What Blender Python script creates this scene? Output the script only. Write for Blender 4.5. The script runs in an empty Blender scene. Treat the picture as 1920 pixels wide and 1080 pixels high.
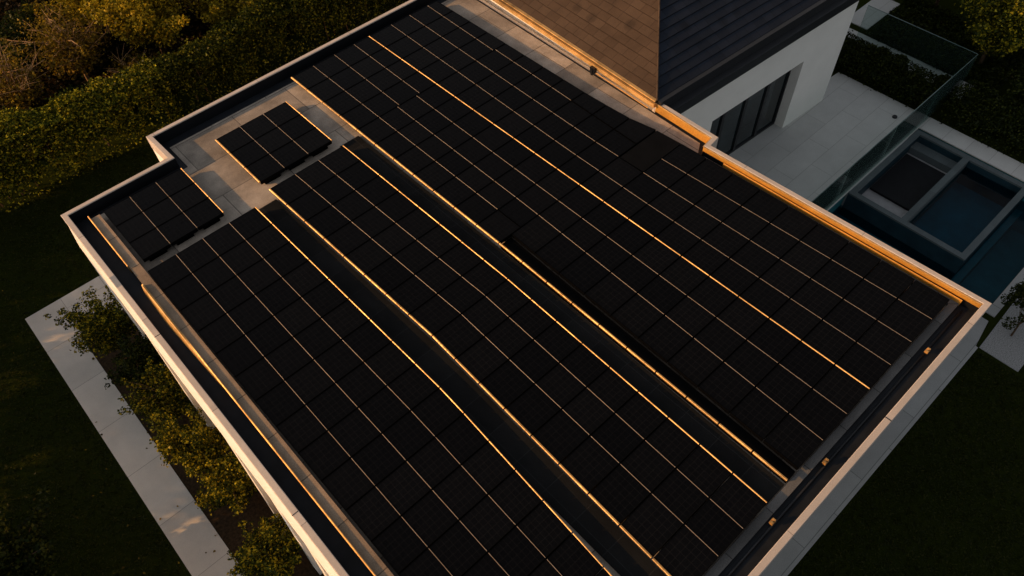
import bpy, math, random
import numpy as np
from mathutils import Matrix, Vector

random.seed(7)
rng = np.random.default_rng(7)
H = 4.0                       # parapet top above the lawn
sc = bpy.context.scene
col = sc.collection

# ------------------------------------------------------------------ materials
def new_mat(name):
    m = bpy.data.materials.new(name)
    m.use_nodes = True
    nt = m.node_tree
    b = nt.nodes['Principled BSDF']
    return m, nt, b

def N(nt, kind, **kw):
    n = nt.nodes.new(kind)
    for k, v in kw.items():
        setattr(n, k, v)
    return n

def setin(n, **kw):
    for k, v in kw.items():
        n.inputs[k.replace('_', ' ')].default_value = v

def ramp(nt, fac, stops):
    r = N(nt, 'ShaderNodeValToRGB')
    el = r.color_ramp.elements
    while len(el) < len(stops):
        el.new(0.5)
    for e, (p, c) in zip(el, stops):
        e.position = p
        e.color = (*c, 1)
    nt.links.new(fac, r.inputs[0])
    return r.outputs[0]

def uvw(nt, scale=1.0):
    t = N(nt, 'ShaderNodeTexCoord')
    return t.outputs['UV']

def noise(nt, vec, scale, detail=6, rough=0.6):
    n = N(nt, 'ShaderNodeTexNoise')
    n.inputs['Scale'].default_value = scale
    n.inputs['Detail'].default_value = detail
    n.inputs['Roughness'].default_value = rough
    nt.links.new(vec, n.inputs['Vector'])
    return n.outputs['Fac']

def mixc(nt, fac, a, b, blend='MIX'):
    m = N(nt, 'ShaderNodeMix', data_type='RGBA', blend_type=blend)
    for sock, v in ((m.inputs[0], fac), (m.inputs[6], a), (m.inputs[7], b)):
        if hasattr(v, 'is_output'):
            nt.links.new(v, sock)
        elif isinstance(v, tuple):
            sock.default_value = (*v, 1)
        else:
            sock.default_value = v
    return m.outputs[2]

def bump(nt, b, h, strength=0.3, dist=0.01):
    bp = N(nt, 'ShaderNodeBump')
    bp.inputs['Strength'].default_value = strength
    bp.inputs['Distance'].default_value = dist
    nt.links.new(h, bp.inputs['Height'])
    nt.links.new(bp.outputs[0], b.inputs['Normal'])

def mat_plain(name, c, rough=0.6, var=0.15, scale=6.0, metal=0.0, spec=0.5, bstr=0.15, fine=180):
    m, nt, b = new_mat(name)
    u = uvw(nt)
    f = noise(nt, u, scale)
    lo = tuple(x * (1 - var) for x in c)
    hi = tuple(min(1, x * (1 + var)) for x in c)
    cc = ramp(nt, f, [(0.3, lo), (0.7, hi)])
    nt.links.new(cc, b.inputs['Base Color'])
    setin(b, Roughness=rough, Metallic=metal)
    b.inputs['Specular IOR Level'].default_value = spec
    bump(nt, b, noise(nt, u, fine, 3), bstr, 0.004)
    return m

def mat_worn(name, c, rough, metal, lo=.45, stretch=(14, 1.1, 6)):
    """metal trim with uneven tone, dull and bright stretches along its length"""
    m, nt, b = new_mat(name)
    t = N(nt, 'ShaderNodeTexCoord')
    gm = N(nt, 'ShaderNodeNewGeometry')
    f = noise(nt, gm.outputs['Position'], stretch[1], 5, .65)
    f2 = noise(nt, gm.outputs['Position'], 30, 4, .6)
    k = ramp(nt, f, [(.32, (lo,) * 3), (.62, (1.0,) * 3)])
    k2 = ramp(nt, f2, [(.3, (.75,) * 3), (.65, (1.0,) * 3)])
    cc = mixc(nt, 1.0, mixc(nt, 1.0, k, k2, 'MULTIPLY'), c, 'MULTIPLY')
    nt.links.new(cc, b.inputs['Base Color'])
    rr = ramp(nt, f2, [(.3, (rough + .12,) * 3), (.7, (rough - .06,) * 3)])
    nt.links.new(rr, b.inputs['Roughness'])
    setin(b, Metallic=metal)
    bump(nt, b, f2, .06, .004)
    return m

def mat_slab(name, c, bw, bh, offset=0.5, mortar=0.006, dark=0.35, rough=0.75, var=0.2, swap=False, grain=0.12, spec=0.3, mortar_c=None):
    """stone or concrete slabs laid in courses, with stains and grain"""
    m, nt, b = new_mat(name)
    u = uvw(nt)
    vec = u
    if swap:
        mp = N(nt, 'ShaderNodeMapping')
        mp.inputs['Rotation'].default_value = (0, 0, math.pi / 2)
        nt.links.new(u, mp.inputs[0])
        vec = mp.outputs[0]
    br = N(nt, 'ShaderNodeTexBrick', offset=offset)
    setin(br, Scale=1.0, Mortar_Size=mortar, Mortar_Smooth=0.2, Bias=0.0, Brick_Width=bw, Row_Height=bh)
    br.inputs['Color1'].default_value = (*[x * (1 - var * .6) for x in c], 1)
    br.inputs['Color2'].default_value = (*[x * (1 + var * .6) for x in c], 1)
    br.inputs['Mortar'].default_value = (*(mortar_c or [x * dark for x in c]), 1)
    nt.links.new(vec, br.inputs['Vector'])
    big = ramp(nt, noise(nt, u, 1.7, 8, .65), [(0.28, (1 - var,) * 3), (0.72, (1 + var * .7,) * 3)])
    c1 = mixc(nt, 1.0, br.outputs['Color'], big, 'MULTIPLY')
    fine = ramp(nt, noise(nt, u, 60, 4, .7), [(0.3, (1 - grain,) * 3), (0.7, (1 + grain,) * 3)])
    c2 = mixc(nt, 1.0, c1, fine, 'MULTIPLY')
    nt.links.new(c2, b.inputs['Base Color'])
    setin(b, Roughness=rough)
    b.inputs['Specular IOR Level'].default_value = spec
    inv = N(nt, 'ShaderNodeMath', operation='MULTIPLY_ADD')
    nt.links.new(br.outputs['Fac'], inv.inputs[0])
    inv.inputs[1].default_value = -1.0
    nt.links.new(noise(nt, u, 90, 4, .7), inv.inputs[2])
    bump(nt, b, inv.outputs[0], 0.35, 0.004)
    return m

def mat_leaf(name, c0, c1, c2, trans=0.45):
    m, nt, b = new_mat(name)
    nt.nodes.remove(b)
    out = nt.nodes['Material Output']
    g = N(nt, 'ShaderNodeNewGeometry')
    cc = ramp(nt, g.outputs['Random Per Island'], [(0.0, c0), (0.55, c1), (1.0, c2)])
    d = N(nt, 'ShaderNodeBsdfDiffuse')
    t = N(nt, 'ShaderNodeBsdfTranslucent')
    nt.links.new(cc, d.inputs[0])
    nt.links.new(cc, t.inputs[0])
    mx = N(nt, 'ShaderNodeMixShader')
    mx.inputs[0].default_value = trans
    nt.links.new(d.outputs[0], mx.inputs[1])
    nt.links.new(t.outputs[0], mx.inputs[2])
    gl = N(nt, 'ShaderNodeBsdfGlossy')
    gl.inputs['Roughness'].default_value = 0.4
    gl.inputs['Color'].default_value = (1, 1, 1, 1)
    mx2 = N(nt, 'ShaderNodeMixShader')
    mx2.inputs[0].default_value = 0.006
    nt.links.new(mx.outputs[0], mx2.inputs[1])
    nt.links.new(gl.outputs[0], mx2.inputs[2])
    nt.links.new(mx2.outputs[0], out.inputs[0])
    return m

M = {}
M['white'] = mat_plain('white_render', (.78, .74, .68), .75, .05, 2.5, bstr=.2, spec=.2, fine=120)
M['coping'] = mat_slab('coping_stone', (.52, .445, .385), 2.4, 2.4, .0, .006, .5, rough=.8, var=.16, grain=.12, spec=.15)
M['house_white'] = mat_plain('house_render', (.85, .825, .78), .8, .04, 1.5, bstr=.2, spec=.2, fine=120)
M['membrane'] = mat_plain('roof_membrane', (.012, .014, .018), .6, .35, 3.0, spec=.2)
M['black_lining'] = mat_plain('black_lining', (.006, .007, .009), .5, .2, 3.0, spec=.15)
M['deck'] = mat_slab('deck_pavers', (.345, .292, .24), 1.3, .95, .35, .008, .3, var=.5, grain=.42)
M['curb'] = mat_slab('curb_pavers', (.31, .225, .155), .9, .9, .5, .008, .3, var=.35, grain=.35)
M['curb_painted_shade'] = mat_slab('curb_painted_shade', (.115, .112, .110), .9, .9, .5, .008, .3, var=.3, grain=.3)  # right and bottom curb, panel shade painted in as a darker grey
M['plate'] = mat_plain('cover_plate', (.0042, .0044, .005), .7, .3, 4, spec=.04)
M['walk'] = mat_slab('dark_walkway', (.014, .0145, .015), .59, .59, .0, .006, 1.7, rough=.9, var=.25, spec=.03)
M['terrace'] = mat_slab('terrace_tiles', (.50, .50, .485), 1.6, .62, .5, .006, .62, var=.09, grain=.16)
M['path'] = mat_slab('path_slabs', (.56, .515, .465), 1.35, .95, .35, .006, .5, var=.12, swap=True, grain=.1)
M['paving'] = mat_slab('paving_slabs', (.28, .285, .28), 1.9, .7, .5, .007, .45, var=.12, grain=.18)
M['stone'] = mat_slab('pool_stone', (.085, .105, .112), 1.1, .4, .5, .004, .7, var=.15, grain=.3)
M['ledge'] = mat_plain('pool_ledge', (.33, .33, .34), .7, .15, 5, bstr=.4, fine=60)
M['gravel'] = mat_plain('gravel', (.26, .26, .26), .9, .55, 45, bstr=1.0, fine=60, spec=.2)
M['soil'] = mat_plain('soil', (.035, .022, .012), .95, .6, 18, bstr=1.0, fine=40, spec=.1)
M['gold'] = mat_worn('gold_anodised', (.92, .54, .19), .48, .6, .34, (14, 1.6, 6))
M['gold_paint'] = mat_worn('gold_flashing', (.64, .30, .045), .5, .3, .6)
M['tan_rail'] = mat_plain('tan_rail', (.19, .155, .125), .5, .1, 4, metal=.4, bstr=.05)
M['frame'] = mat_plain('black_frame', (.0016, .0016, .0018), .6, .2, 8, metal=.0, spec=.03, bstr=.02)
M['dark_metal'] = mat_plain('dark_metal', (.014, .015, .018), .45, .2, 4, spec=.4)
M['bark'] = mat_plain('bark', (.10, .065, .04), .9, .4, 14, bstr=.8, fine=30, spec=.1)
M['bare_bark'] = mat_plain('bare_bark', (.36, .22, .11), .9, .4, 14, bstr=.8, fine=30, spec=.1)
M['pool_tile'] = mat_plain('pool_tile', (.028, .15, .18), .5, .25, 2.2, spec=.3)
M['dark_tile'] = mat_plain('dark_pool_tile', (.010, .030, .042), .5, .25, 3, spec=.2)
M['cover'] = mat_plain('pool_cover', (.006, .007, .009), .6, .3, 5, spec=.2)
M['leaf_hedge'] = mat_leaf('leaf_hedge', (.012, .021, .002), (.078, .092, .007), (.48, .40, .024), .18)
M['leaf_painted_shade'] = mat_leaf('leaf_painted_shade', (.008, .014, .002), (.036, .046, .005), (.17, .16, .012), .18)  # right stretch of the long hedge, shade painted into the leaf colour
M['leaf_dark'] = mat_leaf('leaf_dark', (.006, .011, .002), (.018, .027, .004), (.055, .062, .008), .25)
M['leaf_gold'] = mat_leaf('leaf_gold', (.06, .06, .005), (.27, .21, .013), (.60, .40, .022), .3)
M['leaf_rust'] = mat_leaf('leaf_rust', (.05, .033, .005), (.14, .095, .010), (.28, .18, .014), .3)
M['leaf_shrub'] = mat_leaf('leaf_shrub', (.010, .018, .003), (.056, .066, .006), (.42, .33, .018), .2)
M['leaf_litter'] = mat_leaf('leaf_litter', (.010, .008, .003), (.020, .014, .005), (.05, .028, .008))
M['grass_blade'] = mat_leaf('grass_blade', (.014, .022, .003), (.026, .034, .005), (.048, .050, .008))

# lawn
m, nt, b = new_mat('lawn_soil')
u = uvw(nt)
c = ramp(nt, noise(nt, u, .5, 8, .7), [(.3, (.014, .020, .003)), (.55, (.023, .029, .004)), (.75, (.036, .038, .006))])
c = mixc(nt, .5, c, ramp(nt, noise(nt, u, 45, 3), [(.3, (.006, .010, .002)), (.7, (.026, .034, .008))]))
nt.links.new(c, b.inputs['Base Color'])
setin(b, Roughness=1.0)
b.inputs['Specular IOR Level'].default_value = 0.0
bump(nt, b, noise(nt, u, 70, 3), 1.0, .02)
M['lawn'] = m

# solar cells: near-black glass with a faint cell grid (UV 0..1 on each pane)
m, nt, b = new_mat('solar_cells')
u = uvw(nt)
br = N(nt, 'ShaderNodeTexBrick', offset=0.0)
setin(br, Scale=1.0, Mortar_Size=.0042, Mortar_Smooth=.3, Bias=0.0, Brick_Width=1 / 6, Row_Height=1 / 6)
nt.links.new(u, br.inputs['Vector'])
br.inputs['Color1'].default_value = (.0023, .0026, .0034, 1)
br.inputs['Color2'].default_value = (.0029, .0032, .0041, 1)
br.inputs['Mortar'].default_value = (.0105, .0105, .0112, 1)
wv = N(nt, 'ShaderNodeTexBrick', offset=0.0)
setin(wv, Scale=1.0, Mortar_Size=.0014, Mortar_Smooth=.3, Bias=0.0, Brick_Width=1 / 24, Row_Height=2.0)
wv.inputs['Color1'].default_value = wv.inputs['Color2'].default_value = (0, 0, 0, 1)
wv.inputs['Mortar'].default_value = (.0035, .0034, .0033, 1)
nt.links.new(u, wv.inputs['Vector'])
cc = mixc(nt, 1.0, br.outputs['Color'], wv.outputs['Color'], 'ADD')
oi = N(nt, 'ShaderNodeObjectInfo')
rv = ramp(nt, oi.outputs['Random'], [(0, (.78, .79, .82)), (1, (1.25, 1.23, 1.2))])
cc = mixc(nt, 1.0, cc, rv, 'MULTIPLY')
nt.links.new(cc, b.inputs['Base Color'])
ger = N(nt, 'ShaderNodeTexCoord')
rr = ramp(nt, noise(nt, ger.outputs['Object'], 2.0, 4), [(.3, (.22,) * 3), (.7, (.36,) * 3)])
nt.links.new(rr, b.inputs['Roughness'])
b.inputs['Specular IOR Level'].default_value = .045
M['cells'] = m

# roof tiles: UV in metres, u along the eave, v up the slope
def roof_mat(name, ca, cb, mortar):
    m, nt, b = new_mat(name)
    u = uvw(nt)
    mp = N(nt, 'ShaderNodeMapping')
    nt.links.new(u, mp.inputs[0])
    wob = N(nt, 'ShaderNodeTexNoise')
    wob.inputs['Scale'].default_value = 3.0
    nt.links.new(u, wob.inputs['Vector'])
    br = N(nt, 'ShaderNodeTexBrick', offset=.43, offset_frequency=2, squash=1.25, squash_frequency=3)
    setin(br, Scale=1.0, Mortar_Size=.006, Mortar_Smooth=.15, Bias=.0, Brick_Width=.30, Row_Height=.2)
    br.inputs['Color1'].default_value = (*ca, 1)
    br.inputs['Color2'].default_value = (*cb, 1)
    br.inputs['Mortar'].default_value = (*mortar, 1)
    nt.links.new(mp.outputs[0], br.inputs['Vector'])
    v = ramp(nt, noise(nt, u, 1.1, 8, .7), [(.3, (.7,) * 3), (.5, (1.0,) * 3), (.75, (1.25,) * 3)])
    c = mixc(nt, 1.0, br.outputs['Color'], v, 'MULTIPLY')
    f = ramp(nt, noise(nt, u, 55, 4, .7), [(.3, (.8,) * 3), (.7, (1.2,) * 3)])
    c = mixc(nt, 1.0, c, f, 'MULTIPLY')
    # a few weathered dark tiles
    vo = N(nt, 'ShaderNodeTexVoronoi')
    vo.inputs['Scale'].default_value = 1.1
    nt.links.new(u, vo.inputs['Vector'])
    st = ramp(nt, vo.outputs['Distance'], [(.0, (.45,) * 3), (.11, (.6,) * 3), (.17, (1.0,) * 3)])
    c = mixc(nt, .7, c, st, 'MULTIPLY')
    nt.links.new(c, b.inputs['Base Color'])
    setin(b, Roughness=.85)
    b.inputs['Specular IOR Level'].default_value = .2
    ad = N(nt, 'ShaderNodeMath', operation='MULTIPLY_ADD')
    nt.links.new(br.outputs['Fac'], ad.inputs[0])
    ad.inputs[1].default_value = -1.2
    nt.links.new(noise(nt, u, 50, 4), ad.inputs[2])
    bump(nt, b, ad.outputs[0], .5, .006)
    return m
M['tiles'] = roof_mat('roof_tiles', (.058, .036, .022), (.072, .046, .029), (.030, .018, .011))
M['tiles_painted_shade'] = roof_mat('roof_tiles_painted_shade', (.008, .012, .021), (.014, .019, .031), (.003, .004, .007))  # front slope: its lack of sun is painted into the tile colour

def glass_mat(name, tint, rough=.02, ior=1.45, fac=.75):
    """thin architectural glass: tinted transparency with fresnel reflection"""
    m, nt, b = new_mat(name)
    nt.nodes.remove(b)
    out = nt.nodes['Material Output']
    t = N(nt, 'ShaderNodeBsdfTransparent')
    t.inputs[0].default_value = (*tint, 1)
    d = N(nt, 'ShaderNodeBsdfDiffuse')
    d.inputs[0].default_value = (.14, .26, .24, 1)
    mx = N(nt, 'ShaderNodeMixShader')
    mx.inputs[0].default_value = 1 - fac
    nt.links.new(t.outputs[0], mx.inputs[1])
    nt.links.new(d.outputs[0], mx.inputs[2])
    g = N(nt, 'ShaderNodeBsdfGlossy')
    g.inputs['Roughness'].default_value = rough
    f = N(nt, 'ShaderNodeFresnel')
    f.inputs[0].default_value = ior
    mx2 = N(nt, 'ShaderNodeMixShader')
    nt.links.new(f.outputs[0], mx2.inputs[0])
    nt.links.new(mx.outputs[0], mx2.inputs[1])
    nt.links.new(g.outputs[0], mx2.inputs[2])
    nt.links.new(mx2.outputs[0], out.inputs[0])
    return m
M['rail_glass'] = glass_mat('railing_glass', (.84, .93, .91), fac=.88, ior=1.13, rough=.08)
M['clear_glass'] = glass_mat('return_glass', (.80, .86, .85), fac=.975, ior=1.1, rough=.08)
m, nt, b = new_mat('door_glass')
setin(b, Base_Color=(.006, .010, .012, 1), Roughness=.06)
b.inputs['Specular IOR Level'].default_value = .6
u = uvw(nt)
cc = ramp(nt, noise(nt, u, .9, 4), [(.35, (.004, .007, .009)), (.7, (.020, .032, .036))])
nt.links.new(cc, b.inputs['Base Color'])
M['door_glass'] = m
m, nt, b = new_mat('glass_edge')
setin(b, Base_Color=(.09, .14, .13, 1), Roughness=.2)
u = uvw(nt)
cc = ramp(nt, noise(nt, u, 2.0, 4), [(.35, (.08, .13, .12)), (.7, (.15, .20, .19))])
nt.links.new(cc, b.inputs['Base Color'])
M['glass_edge'] = m
# water
m, nt, b = new_mat('pool_water')
nt.nodes.remove(b)
out = nt.nodes['Material Output']
u = uvw(nt)
t = N(nt, 'ShaderNodeBsdfTransparent')
t.inputs[0].default_value = (.34, .66, .74, 1)
g = N(nt, 'ShaderNodeBsdfGlossy')
g.inputs['Roughness'].default_value = .08
f = N(nt, 'ShaderNodeFresnel')
f.inputs[0].default_value = 1.2
mx = N(nt, 'ShaderNodeMixShader')
bp = N(nt, 'ShaderNodeBump')
bp.inputs['Strength'].default_value = .12
bp.inputs['Distance'].default_value = .02
nt.links.new(noise(nt, u, 7, 4), bp.inputs['Height'])
nt.links.new(bp.outputs[0], g.inputs['Normal'])
nt.links.new(f.outputs[0], mx.inputs[0])
nt.links.new(t.outputs[0], mx.inputs[1])
nt.links.new(g.outputs[0], mx.inputs[2])
nt.links.new(mx.outputs[0], out.inputs[0])
M['water'] = m

# ------------------------------------------------------------------ mesh helpers
class MB:
    """collects polygons in world coordinates (z measured from the parapet top unless abs)"""
    def __init__(s):
        s.v = []; s.f = []; s.uv = None
    def add(s, pts, faces):
        o = len(s.v)
        s.v += [tuple(p) for p in pts]
        s.f += [tuple(i + o for i in f) for f in faces]
        return s
    def box(s, x0, x1, y0, y1, z0, z1):
        return s.add([(x0, y0, z0), (x1, y0, z0), (x1, y1, z0), (x0, y1, z0),
                      (x0, y0, z1), (x1, y0, z1), (x1, y1, z1), (x0, y1, z1)],
                     [(3, 2, 1, 0), (4, 5, 6, 7), (0, 1, 5, 4), (1, 2, 6, 5), (2, 3, 7, 6), (3, 0, 4, 7)])
    def prism(s, poly, z0, z1):
        """poly counter-clockwise"""
        n = len(poly)
        pts = [(x, y, z0) for x, y in poly] + [(x, y, z1) for x, y in poly]
        fs = [tuple(range(n - 1, -1, -1)), tuple(range(n, 2 * n))]
        fs += [(i, (i + 1) % n, n + (i + 1) % n, n + i) for i in range(n)]
        return s.add(pts, fs)
    def sweep(s, path, prof, closed=False):
        """profile (offset to the right of travel, z) swept along a flat path with mitred corners"""
        n = len(path)
        rings = []
        for i in range(n):
            p = np.array(path[i], float)
            def nd(a, b):
                d = np.array(b, float) - np.array(a, float)
                d /= np.linalg.norm(d)
                return np.array([d[1], -d[0]])
            if closed or 0 < i < n - 1:
                n1 = nd(path[(i - 1) % n], path[i]); n2 = nd(path[i], path[(i + 1) % n])
                mdir = n1 + n2
                mdir /= np.linalg.norm(mdir)
                mdir /= max(.3, mdir @ n1)
            elif i == 0:
                mdir = nd(path[0], path[1])
            else:
                mdir = nd(path[-2], path[-1])
            rings.append([(p[0] + mdir[0] * o, p[1] + mdir[1] * o, z) for o, z in prof])
        k = len(prof)
        pts = [q for r in rings for q in r]
        fs = []
        segs = n if closed else n - 1
        for i in range(segs):
            a = i * k; bb = ((i + 1) % n) * k
            for j in range(k):
                j2 = (j + 1) % k
                fs.append((a + j, bb + j, bb + j2, a + j2))
        if not closed:
            fs.append(tuple(range(k)))
            fs.append(tuple((n - 1) * k + j for j in range(k - 1, -1, -1)))
        return s.add(pts, fs)
    def tube(s, pts, rads, n=6):
        rings = []
        P = [Vector(p) for p in pts]
        for i, p in enumerate(P):
            d = (P[min(i + 1, len(P) - 1)] - P[max(i - 1, 0)]).normalized()
            a = d.orthogonal().normalized(); c = d.cross(a)
            rings.append([p + (a * math.cos(t) + c * math.sin(t)) * rads[i] for t in [2 * math.pi * k / n for k in range(n)]])
        q = [tuple(v) for r in rings for v in r]
        fs = []
        for i in range(len(P) - 1):
            for j in range(n):
                j2 = (j + 1) % n
                fs.append((i * n + j, i * n + j2, (i + 1) * n + j2, (i + 1) * n + j))
        fs.append(tuple(range(n - 1, -1, -1)))
        fs.append(tuple((len(P) - 1) * n + j for j in range(n)))
        return s.add(q, fs)
    def build(s, name, mat, parent=None, uv=None, smooth=False, base=None):
        off = Vector((0, 0, 0))
        if parent is not None:
            off = parent.matrix_world.translation.copy() if parent.type == 'EMPTY' else Vector(parent['_o'])
        if base is not None and parent is None:
            off = Vector(base)
        V = np.array(s.v, float)
        V[:, 2] += H
        me = bpy.data.meshes.new(name)
        me.from_pydata((V - np.array(off)).tolist(), [], s.f)
        uvl = me.uv_layers.new(name='UVMap')
        me.update()
        if uv is not None:
            data = [c for f in uv for c in f]
            for i, c in enumerate(data):
                uvl.data[i].uv = c
        else:
            for p in me.polygons:
                nrm = p.normal
                ax = max(range(3), key=lambda i: abs(nrm[i]))
                for li in p.loop_indices:
                    w = V[me.loops[li].vertex_index]
                    uvl.data[li].uv = (w[0], w[1]) if ax == 2 else ((w[1], w[2]) if ax == 0 else (w[0], w[2]))
        me.materials.append(mat)
        if smooth:
            for p in me.polygons: p.use_smooth = True
        o = bpy.data.objects.new(name, me)
        col.objects.link(o)
        if parent is not None:
            o.parent = parent
            # a part keeps its own origin at its parent's origin
            o.matrix_parent_inverse = Matrix.Identity(4)
            if parent.type != 'EMPTY':
                pass
        else:
            o.location = off
        o['_o'] = tuple(off)
        return o

def thing(name, label, cat, loc, group=None):
    o = bpy.data.objects.new(name, None)
    o.empty_display_size = .2
    col.objects.link(o)
    o.location = (loc[0], loc[1], loc[2] + H)
    o.matrix_world = Matrix.Translation(o.location)
    o['label'] = label; o['category'] = cat
    if group: o['group'] = group
    return o

def tag(o, label, cat, group=None, kind=None):
    o['label'] = label; o['category'] = cat
    if group: o['group'] = group
    if kind: o['kind'] = kind
    return o

def struct(o):
    o['kind'] = 'structure'
    return o

G = -H     # ground level in parapet coordinates

# ------------------------------------------------------------------ foliage
def leaf_mesh(name, C, L, W, mat, parent, up=0.35, curl=True):
    """many small pointed leaves at the given centres (world coords, parapet z)"""
    n = len(C)
    a = rng.normal(size=(n, 3)); a[:, 2] *= .6
    a /= np.linalg.norm(a, axis=1)[:, None]
    nn = rng.normal(size=(n, 3)); nn[:, 2] += up * 2
    b = np.cross(nn, a); b /= np.linalg.norm(b, axis=1)[:, None] + 1e-9
    c3 = np.cross(a, b)
    s = rng.uniform(.65, 1.35, n)[:, None]
    l = a * L * s * .5; w = b * W * s * .5
    fold = c3 * W * .35 * s
    V = np.empty((n, 4, 3))
    V[:, 0] = C - l
    V[:, 1] = C + w + fold - l * .1
    V[:, 2] = C + l
    V[:, 3] = C - w + fold - l * .1
    V = V.reshape(-1, 3)
    V[:, 2] += H
    off = np.array(parent.matrix_world.translation) if parent is not None else np.zeros(3)
    V -= off
    me = bpy.data.meshes.new(name)
    me.vertices.add(n * 4); me.loops.add(n * 4); me.polygons.add(n)
    me.vertices.foreach_set('co', V.astype(np.float32).ravel())
    me.loops.foreach_set('vertex_index', np.arange(n * 4, dtype=np.int32))
    me.polygons.foreach_set('loop_start', np.arange(0, n * 4, 4, dtype=np.int32))
    me.update(calc_edges=True)
    me.materials.append(mat)
    o = bpy.data.objects.new(name, me)
    col.objects.link(o)
    if parent is not None: o.parent = parent
    return o

def clump_points(centres, rads, n, squash=.8, shell=.55):
    pw = rads ** 2 / np.sum(rads ** 2)
    k = rng.choice(len(centres), n, p=pw)
    d = rng.normal(size=(n, 3)); d /= np.linalg.norm(d, axis=1)[:, None]
    r = shell + (1 - shell) * rng.random(n) ** .7
    r *= np.where(rng.random(n) < .12, 1.25, 1.0)
    P = centres[k] + d * (rads[k] * r)[:, None] * np.array([1, 1, squash])
    return P

def crown_clumps(c, rx, ry, rz, k, cr):
    """clump centres spread through an uneven ellipsoid"""
    out = []
    ph = rng.uniform(0, 6.28, 4)
    while len(out) < k:
        d = rng.normal(size=3); d /= np.linalg.norm(d)
        az = math.atan2(d[1], d[0])
        lob = 1 + .22 * math.sin(2 * az + ph[0]) + .16 * math.sin(3 * az + ph[1] + 2 * d[2]) + .10 * math.sin(5 * az + ph[2])
        r = (.35 + .65 * rng.random() ** .5) * lob
        if d[2] < -.55: continue
        out.append(np.array(c) + d * r * np.array([rx, ry, rz]))
    return np.array(out), cr * rng.uniform(.65, 1.35, k)

def spiky_clumps(c, base, rx, rz, nb, r0, per=6):
    """leafy branches fanning out from the base, thinning to pointed tips"""
    cen = []; rad = []
    for k in range(nb):
        az = 6.283 * (k + rng.uniform(-.4, .4)) / nb * (1 + (k % 2))
        el = rng.uniform(.15, 1.35)
        ln = rng.uniform(.75, 1.22)
        tip = np.array(c) + np.array([math.cos(az) * math.cos(el) * rx, math.sin(az) * math.cos(el) * rx, math.sin(el) * rz]) * ln
        for i in range(per):
            f = .30 + .70 * i / (per - 1)
            p = np.array(base) * (1 - f) + tip * f + rng.normal(size=3) * .025
            p[2] += .12 * rz * f * (1 - f)
            cen.append(p); rad.append(r0 * (1.12 - .80 * f) * rng.uniform(.8, 1.2))
    return np.array(cen), np.array(rad)

def make_tree(name, label, cat, x, y, h, r, leaf='leaf_hedge', n=14000, clumps=36, cr=.42, L=.085, W=.055, group=None,
              trunk_r=.07, squash=.8, bark='bark', base_frac=.35, rz=None, twigs=0, bare=0.0, cx=0, cy=0, spiky=0):
    t = thing(name, label, cat, (x, y, G), group)
    rz = rz or h * .42
    c = (x + cx, y + cy, G + h - rz * .95)
    cen, rad = crown_clumps(c, r, r, rz, clumps, cr)
    if spiky:
        c2_, r2_ = spiky_clumps((c[0], c[1], c[2] - rz * .25), (x, y, G + h * .25), r * 1.15, rz * 1.25, spiky, cr * 1.25)
        keep = len(cen) // 3
        cen = np.concatenate([np.array(c) + (cen[:keep] - np.array(c)) * .7, c2_]); rad = np.concatenate([rad[:keep], r2_])
    cen[:, 2] = np.maximum(cen[:, 2], G + .2)
    mb = MB()
    top = Vector((x + cx * .8, y + cy * .8, G + h * .82))
    mid = Vector((x + rng.uniform(-.08, .08) + cx * .3, y + rng.uniform(-.08, .08) + cy * .3, G + h * .42))
    mb.tube([(x, y, G - .05), mid, top], [trunk_r, trunk_r * .7, trunk_r * .22], 8)
    sel = rng.permutation(len(cen))[:min(len(cen), 18 + twigs)]
    for i in sel:
        e = Vector(cen[i])
        f = rng.uniform(.25, .85)
        s = Vector((x, y, G)).lerp(mid, f * 2) if f < .5 else mid.lerp(top, (f - .5) * 2)
        m2 = s.lerp(e, .5) + Vector((0, 0, rng.uniform(.02, .15)))
        mb.tube([s, m2, e], [trunk_r * .38, trunk_r * .24, trunk_r * .08], 5)
        if twigs:
            for _ in range(3):
                d = Vector(rng.normal(size=3)) * .35; d.z = abs(d.z) * .8
                s2 = m2.lerp(e, rng.uniform(0, .9))
                mb.tube([s2, s2 + d * .5 + Vector((0, 0, .03)), s2 + d], [trunk_r * .14, trunk_r * .09, trunk_r * .04], 4)
    mb.build('trunk', M[bark], t, smooth=True)
    P = clump_points(cen, rad, n, squash)
    P = P[P[:, 2] > G + .03]
    if bare: P = P[rng.random(len(P)) > bare]
    leaf_mesh('crown', P, L, W, M[leaf], t)
    return t

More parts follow.
